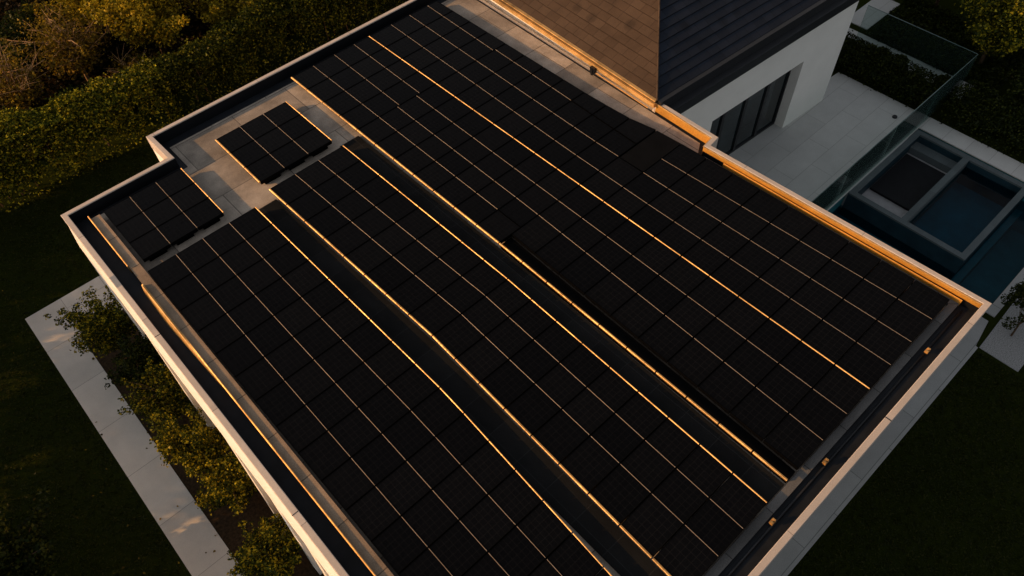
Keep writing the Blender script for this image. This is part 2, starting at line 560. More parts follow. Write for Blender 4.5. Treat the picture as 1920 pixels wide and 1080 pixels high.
def make_hedge(name, label, x0, x1, y0, y1, h, n, leaf='leaf_hedge', L=.075, W=.05, rough=.12, group=None, lump=.25):
    t = thing(name, label, 'hedge', ((x0 + x1) / 2, (y0 + y1) / 2, G), group)
    k = int((x1 - x0) * (y1 - y0) * 7 + 30)
    # overlapping clumps, crests of uneven height
    cen = np.stack([rng.uniform(x0 + lump * .6, x1 - lump * .6, k), rng.uniform(y0 + lump * .6, y1 - lump * .6, k), rng.uniform(.15, 1.0, k)], 1)
    hh = h + rough * (np.sin(cen[:, 0] * 1.9) + np.sin(cen[:, 0] * .83 + 1.3) + .8 * np.sin(cen[:, 1] * 3.1 + cen[:, 0]))
    cen[:, 2] = G + np.maximum(.1, (hh - lump * .7)) * (1 - (1 - cen[:, 2]) ** 1.8)
    rad = lump * 1.25 * rng.uniform(.7, 1.35, k)
    P = clump_points(cen, rad, n, .9)
    # faces of the hedge so no holes show
    m2 = n // 3
    Q = np.stack([rng.uniform(x0, x1, m2), rng.uniform(y0, y1, m2), rng.uniform(0, 1, m2)], 1)
    hh = h + rough * (np.sin(Q[:, 0] * 1.9) + np.sin(Q[:, 0] * .83 + 1.3) + .8 * np.sin(Q[:, 1] * 3.1 + Q[:, 0]))
    side = rng.integers(0, 4, m2)
    Q[side == 0, 1] = y0 + rng.normal(size=(side == 0).sum()) * .05
    Q[side == 1, 0] = np.where(rng.random((side == 1).sum()) < .5, x0, x1) + rng.normal(size=(side == 1).sum()) * .05
    Q[side >= 2, 2] = .92
    Q[:, 2] = G + Q[:, 2] * (hh - .08)
    P = np.concatenate([P, Q])
    P = P[(P[:, 2] > G + .02)]
    leaf_mesh('foliage', P, L, W, M[leaf], t)
    for i in range(min(12, int(max(3, (x1 - x0) + (y1 - y0))))):
        mb = MB()
        px, py = rng.uniform(x0 + .2, x1 - .2), rng.uniform(y0 + .2, y1 - .2)
        mb.tube([(px, py, G - .03), (px + rng.uniform(-.1, .1), py + rng.uniform(-.1, .1), G + h * .7)], [.025, .01], 5)
        mb.build('stem', M['bark'], t)
    return t

# ------------------------------------------------------------------ SETTING
lw = MB()
lw.add([(-400, -400, G), (400, -400, G), (400, 400, G), (-400, 400, G)], [(0, 1, 2, 3)])
# the lawn sheet is cut round the sunken pool basin
lw = MB()
PX0, PX1, PY0, PY1 = 10.3, 18.42, -.08 + .35, 4.42
xs = [-400, PX0, PX1, 400]; ys = [-400, PY0, PY1, 400]
for i in range(3):
    for j in range(3):
        if i == 1 and j == 1: continue
        lw.add([(xs[i], ys[j], G), (xs[i + 1], ys[j], G), (xs[i + 1], ys[j + 1], G), (xs[i], ys[j + 1], G)], [(0, 1, 2, 3)])
struct(lw.build('lawn', M['lawn']))

def sheet(name, poly, mat, h=.03):
    o = MB().prism(poly, G - .02, G + h).build(name, mat)
    return struct(o)
sheet('garden_path', [(-1.79, 0.5), (-1.05, .5), (-1.05, 13.9), (.45, 13.9), (.45, 15.24), (-1.79, 15.24)], M['path'], .035)
sheet('planting_bed', [(-1.044, 0.5), (.34, .5), (.34, 13.894), (-1.044, 13.894)], M['soil'], .02)
sheet('side_pavement', [(.0, -.075), (12.94, -.075), (12.94, .28), (.0, .28)], M['paving'], .035)
sheet('pavement_step', [(12.946, -.02), (13.75, .10), (13.75, .262), (12.946, .262)], M['paving'], .03)
sheet('terrace', [(10.28, 4.38), (19.0, 4.38), (19.0, 7.2), (10.28, 7.9)], M['terrace'], .035)
sheet('poolside_pavement', [(18.44, -3), (19.02, -3), (19.02, 4.374), (18.44, 4.374)], M['terrace'], .034)
sheet('garden_walk', [(20.32, 4.2), (21.1, 4.2), (21.1, 9.0), (20.32, 9.0)], M['terrace'], .03)
sheet('stepping_slab', [(21.4, 7.75), (23.3, 7.75), (23.3, 8.5), (21.4, 8.5)], M['terrace'], .03)
sheet('gravel_bed', [(12.98, -.93), (17.5, -.93), (17.5, .05), (12.98, -.09)], M['gravel'], .015)
sheet('pool_kerb', [(13.95, .06), (17.5, .08), (17.5, .26), (13.95, .26)], M['paving'], .03)

# grass blades on the parts of the lawn one can see
def grass(x0, x1, y0, y1, n):
    C = np.stack([rng.uniform(x0, x1, n), rng.uniform(y0, y1, n), np.full(n, G + .018)], 1)
    return C
Cg = np.concatenate([grass(-5, -1.82, 5, 17, 26000), grass(-1.8, 9, 15.3, 19.2, 26000), grass(4, 12.9, -3.2, -.1, 26000), grass(13, 16, -3, -.95, 5000)])
o = leaf_mesh('grass', Cg, .06, .02, M['grass_blade'], None, up=-.2)
tag(o, 'short dark green grass of the lawns around the house', 'grass', kind='stuff')

Cu = np.stack([rng.uniform(-4, 15, 60000), rng.uniform(20.3, 30, 60000), G + .02 + .22 * rng.random(60000) ** 2], 1)
o = leaf_mesh('undergrowth', Cu, .13, .09, M['leaf_litter'], None)
tag(o, 'dark brown leaf litter and undergrowth below the trees behind the hedge', 'undergrowth', kind='stuff')
Cl = np.concatenate([
    np.stack([rng.uniform(-1.78, -.9, 16), rng.uniform(5.5, 15, 16), np.full(16, G + .042)], 1),
    np.stack([rng.uniform(-5, -1.8, 40), rng.uniform(6, 17, 40), np.full(40, G + .05)], 1)])
o = leaf_mesh('fallen_leaves', Cl, .06, .04, M['leaf_rust'], None, up=2.5)
tag(o, 'dry leaves fallen here and there on path and lawn', 'fallen leaves', kind='stuff')
# ------------------------------------------------------------------ POOL
def fbox(name, mat, x0, x1, y0, y1, z0, z1, parent=None):
    return MB().box(x0, x1, y0, y1, z0, z1).build(name, mat, parent)
pool = thing('swimming_pool', 'blue tiled swimming pool below the glass railing, reaching round the raised stone spa', 'pool', (14.2, 2.4, G))
b_ = MB()
b_.box(PX0, PX1, PY0, PY1, G - 1.5, G - 1.42)
b_.box(PX0 - .1, PX0, PY0, PY1, G - 1.5, G - .002)
b_.box(PX1, PX1 + .1, PY0, PY1, G - 1.5, G - .002)
b_.box(PX0, PX1, PY0 - .1, PY0, G - 1.5, G - .002)
b_.box(PX0, PX1, PY1, PY1 + .1, G - 1.5, G - .004)
b_.build('basin', M['pool_tile'], pool)
sh = MB().box(PX0 + .01, PX1 - .01, 1.12, PY1 - .01, G - 1.41, G - .78).build('shelf', M['pool_tile'], pool)
wt = MB().add([(PX0, PY0, G - .5), (PX1, PY0, G - .5), (PX1, PY1, G - .5), (PX0, PY1, G - .5)], [(0, 1, 2, 3)]).build('pool_water', M['water'])
struct(wt)
# raised spa
SX0, SX1, SY0, SY1, SD = 15.02, 18.36, 1.3, 4.36, 2.92
cw = .14
spa = thing('stone_spa', 'square grey stone spa with two compartments standing in the blue pool', 'spa', (16.7, 2.9, G))
k_ = MB()
zc = G + .02
k_.sweep([(SX0, SY0), (SX1, SY0), (SX1, SY1), (SX0, SY1)], [(.006, zc - .05), (.006, zc), (-cw - .006, zc), (-cw - .006, zc - .05)], closed=True)
k_.build('coping', M['stone'], spa)
kw = MB()
kw.sweep([(SX0, SY0), (SX1, SY0), (SX1, SY1), (SX0, SY1)], [(0, G - 1.4), (0, zc - .051), (-cw, zc - .051), (-cw, G - 1.4)], closed=True)
kw.build('spa_wall', M['dark_tile'], spa)
fbox('divider', M['stone'], SX0 + cw, SX1 - cw, SD - .08, SD + .08, G - 1.4, zc - .004, spa)
fbox('floor', M['pool_tile'], SX0 + cw, SX1 - cw, SY0 + cw, SD - .08, G - .95, G - .9, spa)
fbox('ledge', M['ledge'], SX0 + cw, SX1 - cw, SD + .08, SY1 - cw, G - .8, G - .42, spa)
fbox('bench', M['stone'], SX1 - cw - .32, SX1 - cw - .004, SD + .084, SY1 - cw - .004, G - .416, G - .22, spa)
fbox('back_rim', M['ledge'], SX0 + .04, SX1 - .5, SY1 + .003, SY1 + .055, G - .6, zc + .012, spa)
struct(MB().add([(SX0 + cw, SY0 + cw, G - .22), (SX1 - cw, SY0 + cw, G - .22), (SX1 - cw, SD - .08, G - .22), (SX0 + cw, SD - .08, G - .22)], [(0, 1, 2, 3)]).build('spa_water', M['water']))
cv = MB().box(15.95, 17.75, SD + .13, SY1 - cw - .03, G - .40, G - .34).build('spa_cover', M['cover'])
tag(cv, 'black flat cover lying inside the left compartment of the stone spa', 'cover')

# ------------------------------------------------------------------ GLASS RAILING
RT = -2.78
rail = thing('glass_railing', 'long frameless greenish glass railing along the terrace edge above the pool', 'railing', (15, 4.4, G))
xs = [10.4, 12.4, 14.5, 16.6, 18.7, 20.62]
for i in range(5):
    gp = fbox('glass_pane', M['rail_glass'], xs[i] + .008, xs[i + 1] - .008, 4.395, 4.410, G + .037, RT, rail)
    MB().box(xs[i] + .008, xs[i + 1] - .008, 4.393, 4.412, RT + .0015, RT + .012).build('pane_edge', M['glass_edge'], gp)
rail2 = thing('glass_railing', 'glass railing returning from the far corner behind the trimmed hedge', 'railing', (20.62, 6, G))
ys_ = [4.42, 6.2, 7.7]
for i in range(2):
    gp = fbox('glass_pane', M['clear_glass'], 20.61, 20.625, ys_[i] + .008, ys_[i + 1] - .008, G + .032, RT, rail2)
    MB().box(20.608, 20.627, ys_[i] + .008, ys_[i + 1] - .008, RT + .0015, RT + .012).build('pane_edge', M['glass_edge'], gp)

# small drain on the terrace
dr = MB()
dr.tube([(18.35, 5.05, G + .036), (18.35, 5.05, G + .075)], [.07, .06], 12)
tag(dr.build('floor_spotlight', M['dark_metal'], base=(18.35, 5.05, 0)), 'small round black fitting on the pale terrace tiles', 'floor light')

# ------------------------------------------------------------------ FLAT ROOFED BUILDING
bd = thing('flat_roof_building', 'white flat roofed villa wing whose roof carries the black solar panels', 'building', (5, 7, G))
OUT = [(.13, .19), (10.21, .19), (9.985, 5.62), (10.27, 5.66), (10.314, 7.17), (10.317, 7.27), (10.50, 13.68), (10.40, 13.68), (2.25, 13.68), (2.27, 12.80), (.11, 12.80)]
def inset(poly, d):
    n = len(poly); r = []
    for i in range(n):
        p0, p1, p2 = (np.array(poly[(i + k) % n], float) for k in (-1, 0, 1))
        a = p1 - p0; a /= np.linalg.norm(a); b = p2 - p1; b /= np.linalg.norm(b)
        na = np.array([-a[1], a[0]]); nb = np.array([-b[1], b[0]])
        m = na + nb; m /= np.linalg.norm(m); m *= d / (m @ na)
        r.append(tuple(p1 + m))
    return r
PW = .10
INN = inset(OUT, PW)
INL = inset(OUT, PW + .012)
# parapet coping: chamfered on its outer edge
cp = MB()
n_ = len(OUT)
SUN_DIP = [(10.75, 0), (10.55, -.10), (9.3, -.10), (8.2, -.06), (7.3, 0)]  # dip shaped into the left parapet so sun reaches the gold trim
OUTD = OUT + [(.11 + .02 * (12.8 - y) / 12.61, y) for y, d in SUN_DIP]
dzs = [0, 0, 0, 0, -.02, -.275, -.275, 0, 0, 0, 0] + [d for y, d in SUN_DIP]
o1 = inset(OUTD, .008)
i1 = inset(OUTD, PW - .008)
i0 = inset(OUTD, PW)
pts = []
for k in range(len(OUTD)):
    pts += [(*OUTD[k], -.30), (*OUTD[k], -.008 + dzs[k]), (*o1[k], dzs[k]), (*i1[k], dzs[k]), (*i0[k], -.008 + dzs[k]), (*i0[k], -.30)]
fs = []
for k in range(len(OUTD)):
    a, b2 = k * 6, ((k + 1) % len(OUTD)) * 6
    for j in range(6):
        fs.append((a + j, b2 + j, b2 + (j + 1) % 6, a + (j + 1) % 6))
cp.add(pts, fs)
cp.build('parapet', M['coping'], bd)
# thin metal joints across the coping
jt = MB()
for y in (9.05, 5.0):
    jt.box(.115, .215, y, y + .012, -.002, .003)
for x in (7.2, 3.6):
    jt.box(x, x + .012, .192, .288, -.002, .003)
jt.build('coping_joint', M['dark_metal'], bd)
# fascia, slightly battered outwards on the left front
fa = MB()
fo = 0.10
fa.add([(.11, 12.80, -.301), (.13, .19, -.301), (.40, .19, -.301), (.40, 12.80, -.301),
        (.05, 12.80, -.85), (.03, .19, -.85), (.40, .19, -.85), (.40, 12.80, -.85)],
       [(3, 2, 1, 0), (4, 5, 6, 7), (0, 1, 5, 4), (1, 2, 6, 5), (2, 3, 7, 6), (3, 0, 4, 7)])
fa.build('fascia', M['white'], bd)
wl = MB()
wl.prism([(.42, .45), (10.0, .45), (9.98, 5.625), (10.265, 5.665), (10.495, 13.675), (2.255, 13.675), (2.275, 12.795), (.42, 12.795)], G, -.302)
wl.build('wall', M['white'], bd)
# end wall at the far left corner, leaning slightly out
ew = MB()
ew.add([(.055, 11.7, -.852), (.40, 11.7, -.852), (.40, 12.79, -.852), (.055, 12.79, -.852),
        (-.03, 11.7, G), (.40, 11.7, G), (.40, 12.79, G), (-.03, 12.79, G)],
       [(0, 1, 2, 3), (7, 6, 5, 4), (4, 5, 1, 0), (5, 6, 2, 1), (6, 7, 3, 2), (7, 4, 0, 3)])
ew.build('end_wall', M['white'], bd)
for y in (9.7, 7.05, 5.7, 4.75, 3.9):
    pi_ = MB()
    pi_.add([(.043, y, -.852), (.40, y, -.852), (.40, y + .26, -.852), (.043, y + .26, -.852),
             (-.07, y, G), (.40, y, G), (.40, y + .26, G), (-.07, y + .26, G)],
            [(0, 1, 2, 3), (7, 6, 5, 4), (4, 5, 1, 0), (5, 6, 2, 1), (6, 7, 3, 2), (7, 4, 0, 3)])
    pi_.build('pilaster', M['white'], bd)
# roof membrane (sunken gutter)
MB().prism(INN, -.299, -.262).build('roof_membrane', M['membrane'], bd)
# linings on the inner parapet faces: black to the left, top and bottom, gold to the right
def wallstrip(a, b, z0, z1, th):
    """thin vertical strip standing on the inner side (left of a->b)"""
    a = np.array(a, float); b = np.array(b, float)
    d = (b - a) / np.linalg.norm(b - a); nrm = np.array([-d[1], d[0]]) * th
    p = [a, b, b + nrm, a + nrm]
    return MB().prism([tuple(q) for q in p], z0, z1)
ln = MB()
for i in (0, 1, 2, 3, 7, 8, 9, 10):
    w = wallstrip(INN[i], INN[(i + 1) % n_], -.26, -.12 if i == 10 else (-.1255 if i == 1 else -.2155 if i in (2, 3) else -.02), .006)
    ln.add(w.v, w.f)
ln.build('parapet_lining', M['black_lining'], bd)
gl_ = MB()
ge_ = MB()
for i in (1, 2, 3):
    w = wallstrip(INN[i], INN[(i + 1) % n_], -.125 if i == 1 else -.215, -.012, .008)
    gl_.add(w.v, w.f)
    w = wallstrip(INN[i], INN[(i + 1) % n_], -.038, -.012, .016)
    ge_.add(w.v, w.f)
ge_.build('flashing_edge', M['gold'], bd)
gl_.build('inner_flashing', M['gold_paint'], bd)
# paver deck
DZ = -.25
dk = MB().prism([(.50, .60), (10.0, .60), (9.80, 5.75), (10.13, 5.95), (10.34, 13.36), (2.50, 13.36), (2.50, 12.58), (.50, 12.58)], -.2615, DZ)
dk.build('roof_deck', M['deck'], bd)
cbz = -.122
cl = MB()
cl.box(.485, .655, .58, 12.45, DZ + .001, cbz)
cl.build('left_curb', M['curb'], bd)
cr_ = MB()
cr_.prism([(9.90, .685), (10.02, .56), (9.835, 5.62), (9.72, 5.62)], DZ + .001, -.19)
cr_.prism([(3.0, .56), (10.015, .56), (9.895, .68), (3.0, .68)], DZ + .0015, -.195)
cr_.build('edge_curb', M['curb_painted_shade'], bd)
# gold trims
def bar(mb, x0, x1, y0, y1, z0, z1, ch=.008, side='l', x0b=None, x1b=None):
    """bar along y with a 45 degree chamfer on its upper left (or right) edge; x may differ at far end"""
    x0b = x0 if x0b is None else x0b; x1b = x1 if x1b is None else x1b
    if side == 'l':
        A = [(x0, z0), (x1, z0), (x1, z1), (x0 + ch, z1), (x0, z1 - ch)]
        B = [(x0b, z0), (x1b, z0), (x1b, z1), (x0b + ch, z1), (x0b, z1 - ch)]
    n = len(A)
    pts = [(x, y0, z) for x, z in A] + [(x, y1, z) for x, z in B]
    fs = [tuple(range(n)), tuple(range(2 * n - 1, n - 1, -1))]
    fs += [((i + 1) % n, i, n + i, n + (i + 1) % n) for i in range(n)]
    return mb.add(pts, fs)
tr = MB()
bar(tr, .462, .484, 10.85, 12.5, -.262, -.072, .010)
bar(tr, .462, .484, .6, 10.30, -.262, -.076, .010)
tr.build('deck_trim', M['gold'], bd)
fl = MB()   # brass wedge added to catch the sun as a bright streak, tapering to front
y0, y1 = 7.6, 10.27
fl.add([(.42, y1, -.262), (.461, y1, -.262), (.461, y1, -.062), (.450, y1, -.066),
        (.452, y0, -.262), (.461, y0, -.262), (.461, y0, -.10), (.457, y0, -.10),
        (.395, 9.4, -.262), (.461, 9.4, -.262), (.461, 9.4, -.055), (.442, 9.4, -.062)],
       [(0, 8, 11, 3), (8, 4, 7, 11), (3, 11, 10, 2), (11, 7, 6, 10), (0, 3, 2, 1), (4, 5, 6, 7)])
fl.build('glint_upstand', M['gold'], bd)
rt = MB()
bar(rt, 10.02, 10.035, .55, 5.2, -.25, -.10, .008, x0b=9.85, x1b=9.865)
rt.build('edge_trim', M['gold_paint'], bd)
# drainpipe in the bottom gutter
pp = MB().tube([(2.0, .47, -.24), (9.95, .47, -.24)], [.018, .018], 8)
pp.build('gutter_pipe', M['dark_metal'], bd, smooth=True)
# walkway strips between the blocks
wk = MB()
wk.prism([(2.84, .70), (3.25, .70), (3.38, 6.0), (3.27, 10.55), (2.84, 10.55)], DZ + .001, DZ + .030)
wk.prism([(4.98, .70), (5.42, .70), (5.48, 6.0), (5.43, 10.9), (4.98, 10.9)], DZ + .001, DZ + .030)
wk.build('walkway', M['walk'], bd)

# brass clamps in the gutter
for i, (x, y, lb) in enumerate(((8.82, .455, 'small brass clamp in the dark gutter, nearest the right roof corner'),
                                (6.10, .50, 'small brass clamp in the dark gutter, between the other two'),
                                (4.84, .50, 'small brass clamp in the dark gutter, nearest the bottom of the photo'))):
    q = MB()
    z = -.262
    q.box(x - .012, x + .012, y - .012, y + .012, z, -.2)
    z = -.2
    q.box(x - .045, x + .045, y - .03, y + .03, z, z + .012)
    q.box(x - .040, x - .018, y - .024, y + .024, z + .012, z + .055)
    q.box(x + .018, x + .040, y - .024, y + .024, z + .012, z + .055)
    q.tube([(x - .018, y, z + .035), (x + .018, y, z + .035)], [.013, .013], 8)
    tag(q.build('brass_clamp', M['gold'], base=(x, y, H - .262)), lb, 'clamp', 'brass clamps in the roof gutter')

# ------------------------------------------------------------------ SOLAR PANELS
ORD = ['first', 'second', 'third', 'fourth', 'fifth', 'sixth', 'seventh', 'eighth', 'ninth', 'tenth', 'eleventh', 'twelfth',
       'thirteenth', 'fourteenth', 'fifteenth', 'sixteenth', 'seventeenth', 'eighteenth', 'nineteenth', 'twentieth', 'twenty-first']
ZT = -.07
def lerp_knots(kn, y):
    kn = sorted(kn)
    return float(np.interp(y, [k[0] for k in kn], [k[1] for k in kn]))

def make_panel(x00, x10, x01, x11, y0, y1, label, group, left='thin', right=None):
    """x00/x10 at y0 (near), x01/x11 at y1 (far); y1 > y0"""
    cx, cy = (x00 + x11) / 2, (y0 + y1) / 2
    t = thing('solar_panel', label, 'solar panel', (cx, cy, DZ), group)
    g = .0082
    A = [(x00 + g, y0 + g), (x10 - g, y0 + g), (x11 - g, y1 - g), (x01 + g, y1 - g)]
    w = .007
    I = [(x00 + g + w, y0 + g + w), (x10 - g - w, y0 + g + w), (x11 - g - w, y1 - g - w), (x01 + g + w, y1 - g - w)]
    fr = MB()
    pts = [(*p, ZT - .075) for p in A] + [(*p, ZT) for p in A] + [(*p, ZT) for p in I] + [(*p, ZT - .006) for p in I]
    fs = []
    for i in range(4):
        j = (i + 1) % 4
        fs += [(i, j, 4 + j, 4 + i), (4 + i, 4 + j, 8 + j, 8 + i), (8 + i, 8 + j, 12 + j, 12 + i)]
    fr.add(pts, fs)
    fr.build('frame', M['frame'], t)
    mi = [(x00 + .10, y0 + .06), (x10 - .10, y0 + .06), (x11 - .10, y1 - .06), (x01 + .10, y1 - .06)]
    MB().prism(mi, DZ + (.032 if group != "panels of the small corner array" and group != "panels of the small sunlit array" else .001), ZT - .0755).build('mount', M['frame'], t)
    gm = MB().add([(*p, ZT - .004) for p in I], [(0, 1, 2, 3)])
    gm.build('cell_glass', M['cells'], t, uv=[[(0, 0), (1, 0), (1, 1), (0, 1)]])
    r = MB()
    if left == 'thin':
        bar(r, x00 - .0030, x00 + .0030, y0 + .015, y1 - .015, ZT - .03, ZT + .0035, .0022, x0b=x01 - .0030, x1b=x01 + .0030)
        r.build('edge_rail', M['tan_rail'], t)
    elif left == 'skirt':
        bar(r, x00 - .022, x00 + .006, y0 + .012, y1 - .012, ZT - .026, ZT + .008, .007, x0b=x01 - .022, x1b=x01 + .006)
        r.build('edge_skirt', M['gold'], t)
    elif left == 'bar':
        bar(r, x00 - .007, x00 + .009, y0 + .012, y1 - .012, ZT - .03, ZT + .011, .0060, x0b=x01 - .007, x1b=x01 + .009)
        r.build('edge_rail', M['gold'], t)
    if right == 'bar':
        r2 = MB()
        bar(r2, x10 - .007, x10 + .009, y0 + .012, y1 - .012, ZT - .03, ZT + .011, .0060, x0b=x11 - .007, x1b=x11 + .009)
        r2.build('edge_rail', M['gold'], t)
    return t

def block(cols, ys, where, group, lefts, rights):
    nc = len(cols) - 1
    for r in range(len(ys) - 1):
        y1, y0 = ys[r], ys[r + 1]
        for c in range(nc):
            lab = 'black solar panel, %s, %s column from left, %s row from far end' % (where, ORD[c], ORD[r])
            make_panel(cols[c](y0), cols[c + 1](y0), cols[c](y1), cols[c + 1](y1), y0, y1, lab, group, lefts[c], rights[c])
K = lambda *kn: (lambda y: lerp_knots(kn, y))
# block A beside the left parapet
ysA = [10.50 - .5907 * k for k in range(17)]
block([K((10.5, .663), (5, .69), (1, .70)), K((10.5, 1.215), (5, 1.212), (1, 1.20)), K((10.5, 1.745), (5, 1.765), (1, 1.73)),
       K((10.5, 2.28), (5, 2.31), (1, 2.22)), K((10.5, 2.83), (5, 2.87), (1, 2.68))], ysA,
      'left block', 'panels of the left block', [None, 'thin', 'thin', 'thin'], [None, None, None, 'bar'])
ysB = [10.72 - .590 * k for k in range(18)]
block([K((10.7, 3.28), (6, 3.40), (.7, 3.25)), K((10.7, 3.84), (6, 4.0), (.7, 3.90)), K((10.7, 4.38), (6, 4.53), (.7, 4.43)),
       K((10.7, 4.96), (6, 5.03), (.7, 4.95))], ysB, 'middle block', 'panels of the middle block', ['skirt', 'thin', 'thin'], [None, None, 'bar'])
block([K((0, .725), (20, .725)), K((0, 1.262), (20, 1.262)), K((0, 1.80), (20, 1.80)), K((0, 2.335), (20, 2.335))],
      [12.43, 11.88, 11.33, 10.78], 'left corner array', 'panels of the small corner array', [None, 'thin', 'thin'], [None, None, 'bar'])
block([K((0, 3.245), (20, 3.245)), K((0, 3.79), (20, 3.79)), K((0, 4.34), (20, 4.34)), K((0, 4.89), (20, 4.89))],
      [12.69, 12.12, 11.555, 10.99], 'sunlit small array', 'panels of the small sunlit array', ['skirt', 'thin', 'thin'], [None, None, 'bar'])
# block C, the big one
ysC = [13.30 - .6006 * k for k in range(22)]
c0 = K((13.3, 5.43), (6.5, 5.48), (.7, 5.43))
c0c = K((6.6, 5.76), (.7, 5.67))
c1 = K((13.3, 5.98), (7, 5.99))
c2a = K((13.3, 6.54), (10.9, 6.51)); c2b = K((10.9, 6.45), (7, 6.43), (.7, 6.29))
c3a = K((13.3, 7.07), (10.9, 7.05)); c3b = K((10.9, 6.95), (.7, 6.90))
c4 = K((13.3, 7.49), (.7, 7.50))
c5 = K((13.3, 8.12), (7.5, 8.02), (5.5, 8.02), (.7, 8.10))
c6 = K((13.3, 8.65), (7.3, 8.56), (5.5, 8.58), (.7, 8.70))
c7a = K((13.3, 9.19), (10.9, 9.12)); c7b = K((10.9, 9.17), (6.8, 9.07)); c7c = K((6.8, 9.07), (.7, 9.32))
c8 = K((13.3, 9.48), (8.3, 9.50), (7.2, 9.56), (6.6, 9.68), (5, 9.74), (.7, 9.88))
for r in range(21):
    y1, y0 = ysC[r], ysC[r + 1]
    ym = (y0 + y1) / 2
    if ym > 10.9: B = [c0, c1, c2a, c3a, c4, c5, c6, c7a, c8]
    elif ym > 6.68: B = [c0, c1, c2b, c3b, c4, c5, c6, c7b, c8]
    else: B = [c0c, c2b, c3b, c4, c5, c6, c7c, c8]
    wide = ym > 6.68
    for c in range(len(B) - 1):
        if B[c] in (c6, c7b, c7c, c5) and B[c] is not c5 and 6.09 < ym < 6.68: continue     # a gap with a plain dark cover
        st = 'thin'
        if B[c] is c0: st = 'skirt'
        elif B[c] is c0c: st = None
        elif B[c] is c4: st = 'bar'
        elif B[c] is c1 and ym < 7.3: st = None
        elif B[c] is c7b and ym < 8.5: st = None
        elif B[c] is c6 and ym < 6.7 and ym > 6.05: st = None
        lab = 'black solar panel, big right block, %s column from left, %s row from far end' % (ORD[c], ORD[r])
        make_panel(B[c](y0), B[c + 1](y0), B[c](y1), B[c + 1](y1), y0, y1, lab, 'panels of the big right block', st, None)
# gold edge along the lower, narrower part of the right block and its dark cable channel
ch = MB()
ch.prism([(5.46, .70), (5.655, .70), (5.75, 6.69), (5.50, 6.69)], DZ + .001, DZ + .10)
ch.build('cable_channel', M['frame'], bd)
for k in range(11, 21):
    y1, y0 = ysC[k], ysC[k + 1]
    r = MB()
    bar(r, c0(y0) - .022, c0(y0) + .006, y0 + .012, y1 - .012, ZT - .026, ZT + .008, .007, x0b=c0(y1) - .022, x1b=c0(y1) + .006)
    r.build('channel_skirt', M['gold'], bd)
cvp = MB()
cvp.prism([(8.60, 6.105), (9.70, 6.105), (9.66, 6.675), (8.575, 6.675)], DZ + .001, ZT - .012)
tag(cvp.build('cover_plate', M['plate']), 'plain dark plate filling the gap in the right block near the hip roof', 'cover plate')

# ------------------------------------------------------------------ HOUSE WITH HIP ROOF
hd = np.array([.99839, -.05671]); hn = np.array([.05671, .99839])       # along the wall, into the house
A0 = np.array([17.587, 6.825])
house = thing('hip_roof_house', 'white house with tiled hip roof and dark sliding doors beside the flat roof', 'house', (14, 11, G))
def hp(s, t):
    """s metres left of the right wall corner, t metres into the house"""
    p = A0 - hd * s + hn * t
    return (p[0], p[1])
dpt = 9.0
SL = 7.25
def ds(x): return (A0[0] - x) / hd[0]
sa, sb = ds(15.83), ds(12.45)          # door opening
zt_, zd_ = -.12, -1.80
wm = MB()
def hbox(mb, s0, s1, t0, t1, z0, z1):
    """s0 > s1 (left to right)"""
    return mb.prism([hp(s0, t0), hp(s1, t0), hp(s1, t1), hp(s0, t1)], z0, z1)
hbox(wm, SL, sb, 0, .36, G, zt_)
hbox(wm, sa, 0, 0, .36, G, zt_)
hbox(wm, sb, sa, 0, .36, zd_, zt_)
hbox(wm, .36, 0, .36, dpt, G, zt_)
hbox(wm, SL, 0, dpt, dpt + .3, G, zt_)
hbox(wm, SL, SL - .3, .36, dpt, G, zt_)
wm.build('wall', M['house_white'], house)
# dark interior behind the door
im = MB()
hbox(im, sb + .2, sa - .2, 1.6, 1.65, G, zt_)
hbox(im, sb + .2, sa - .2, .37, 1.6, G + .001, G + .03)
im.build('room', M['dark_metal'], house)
door = MB()
z0, z1 = G + .036, zd_ - .002
hbox(door, sb - .002, sa + .002, .26, .34, z0, z0 + .07)
hbox(door, sb - .002, sa + .002, .26, .34, z1 - .07, z1)
nb = 4
for i in range(nb + 1):
    s = sb - .004 + (sa - sb + .008) * i / nb
    w_ = .055
    s_l, s_r = min(sb - .003, s + w_), max(sa + .003, s - w_)
    hbox(door, s_l, s_r, .255, .335, z0 + .07, z1 - .07)
do = door.build('sliding_door', M['dark_metal'], house)
for i in range(nb):
    sL = sb + (sa - sb) * i / nb - .06; sR = sb + (sa - sb) * (i + 1) / nb + .06
    pn = MB(); hbox(pn, sL, sR, .295, .305, z0 + .071, z1 - .071)
    po = pn.build('pane', M['door_glass'], None)
    po.parent = do; po.location = Vector((0, 0, 0)) - Vector(do['_o'])
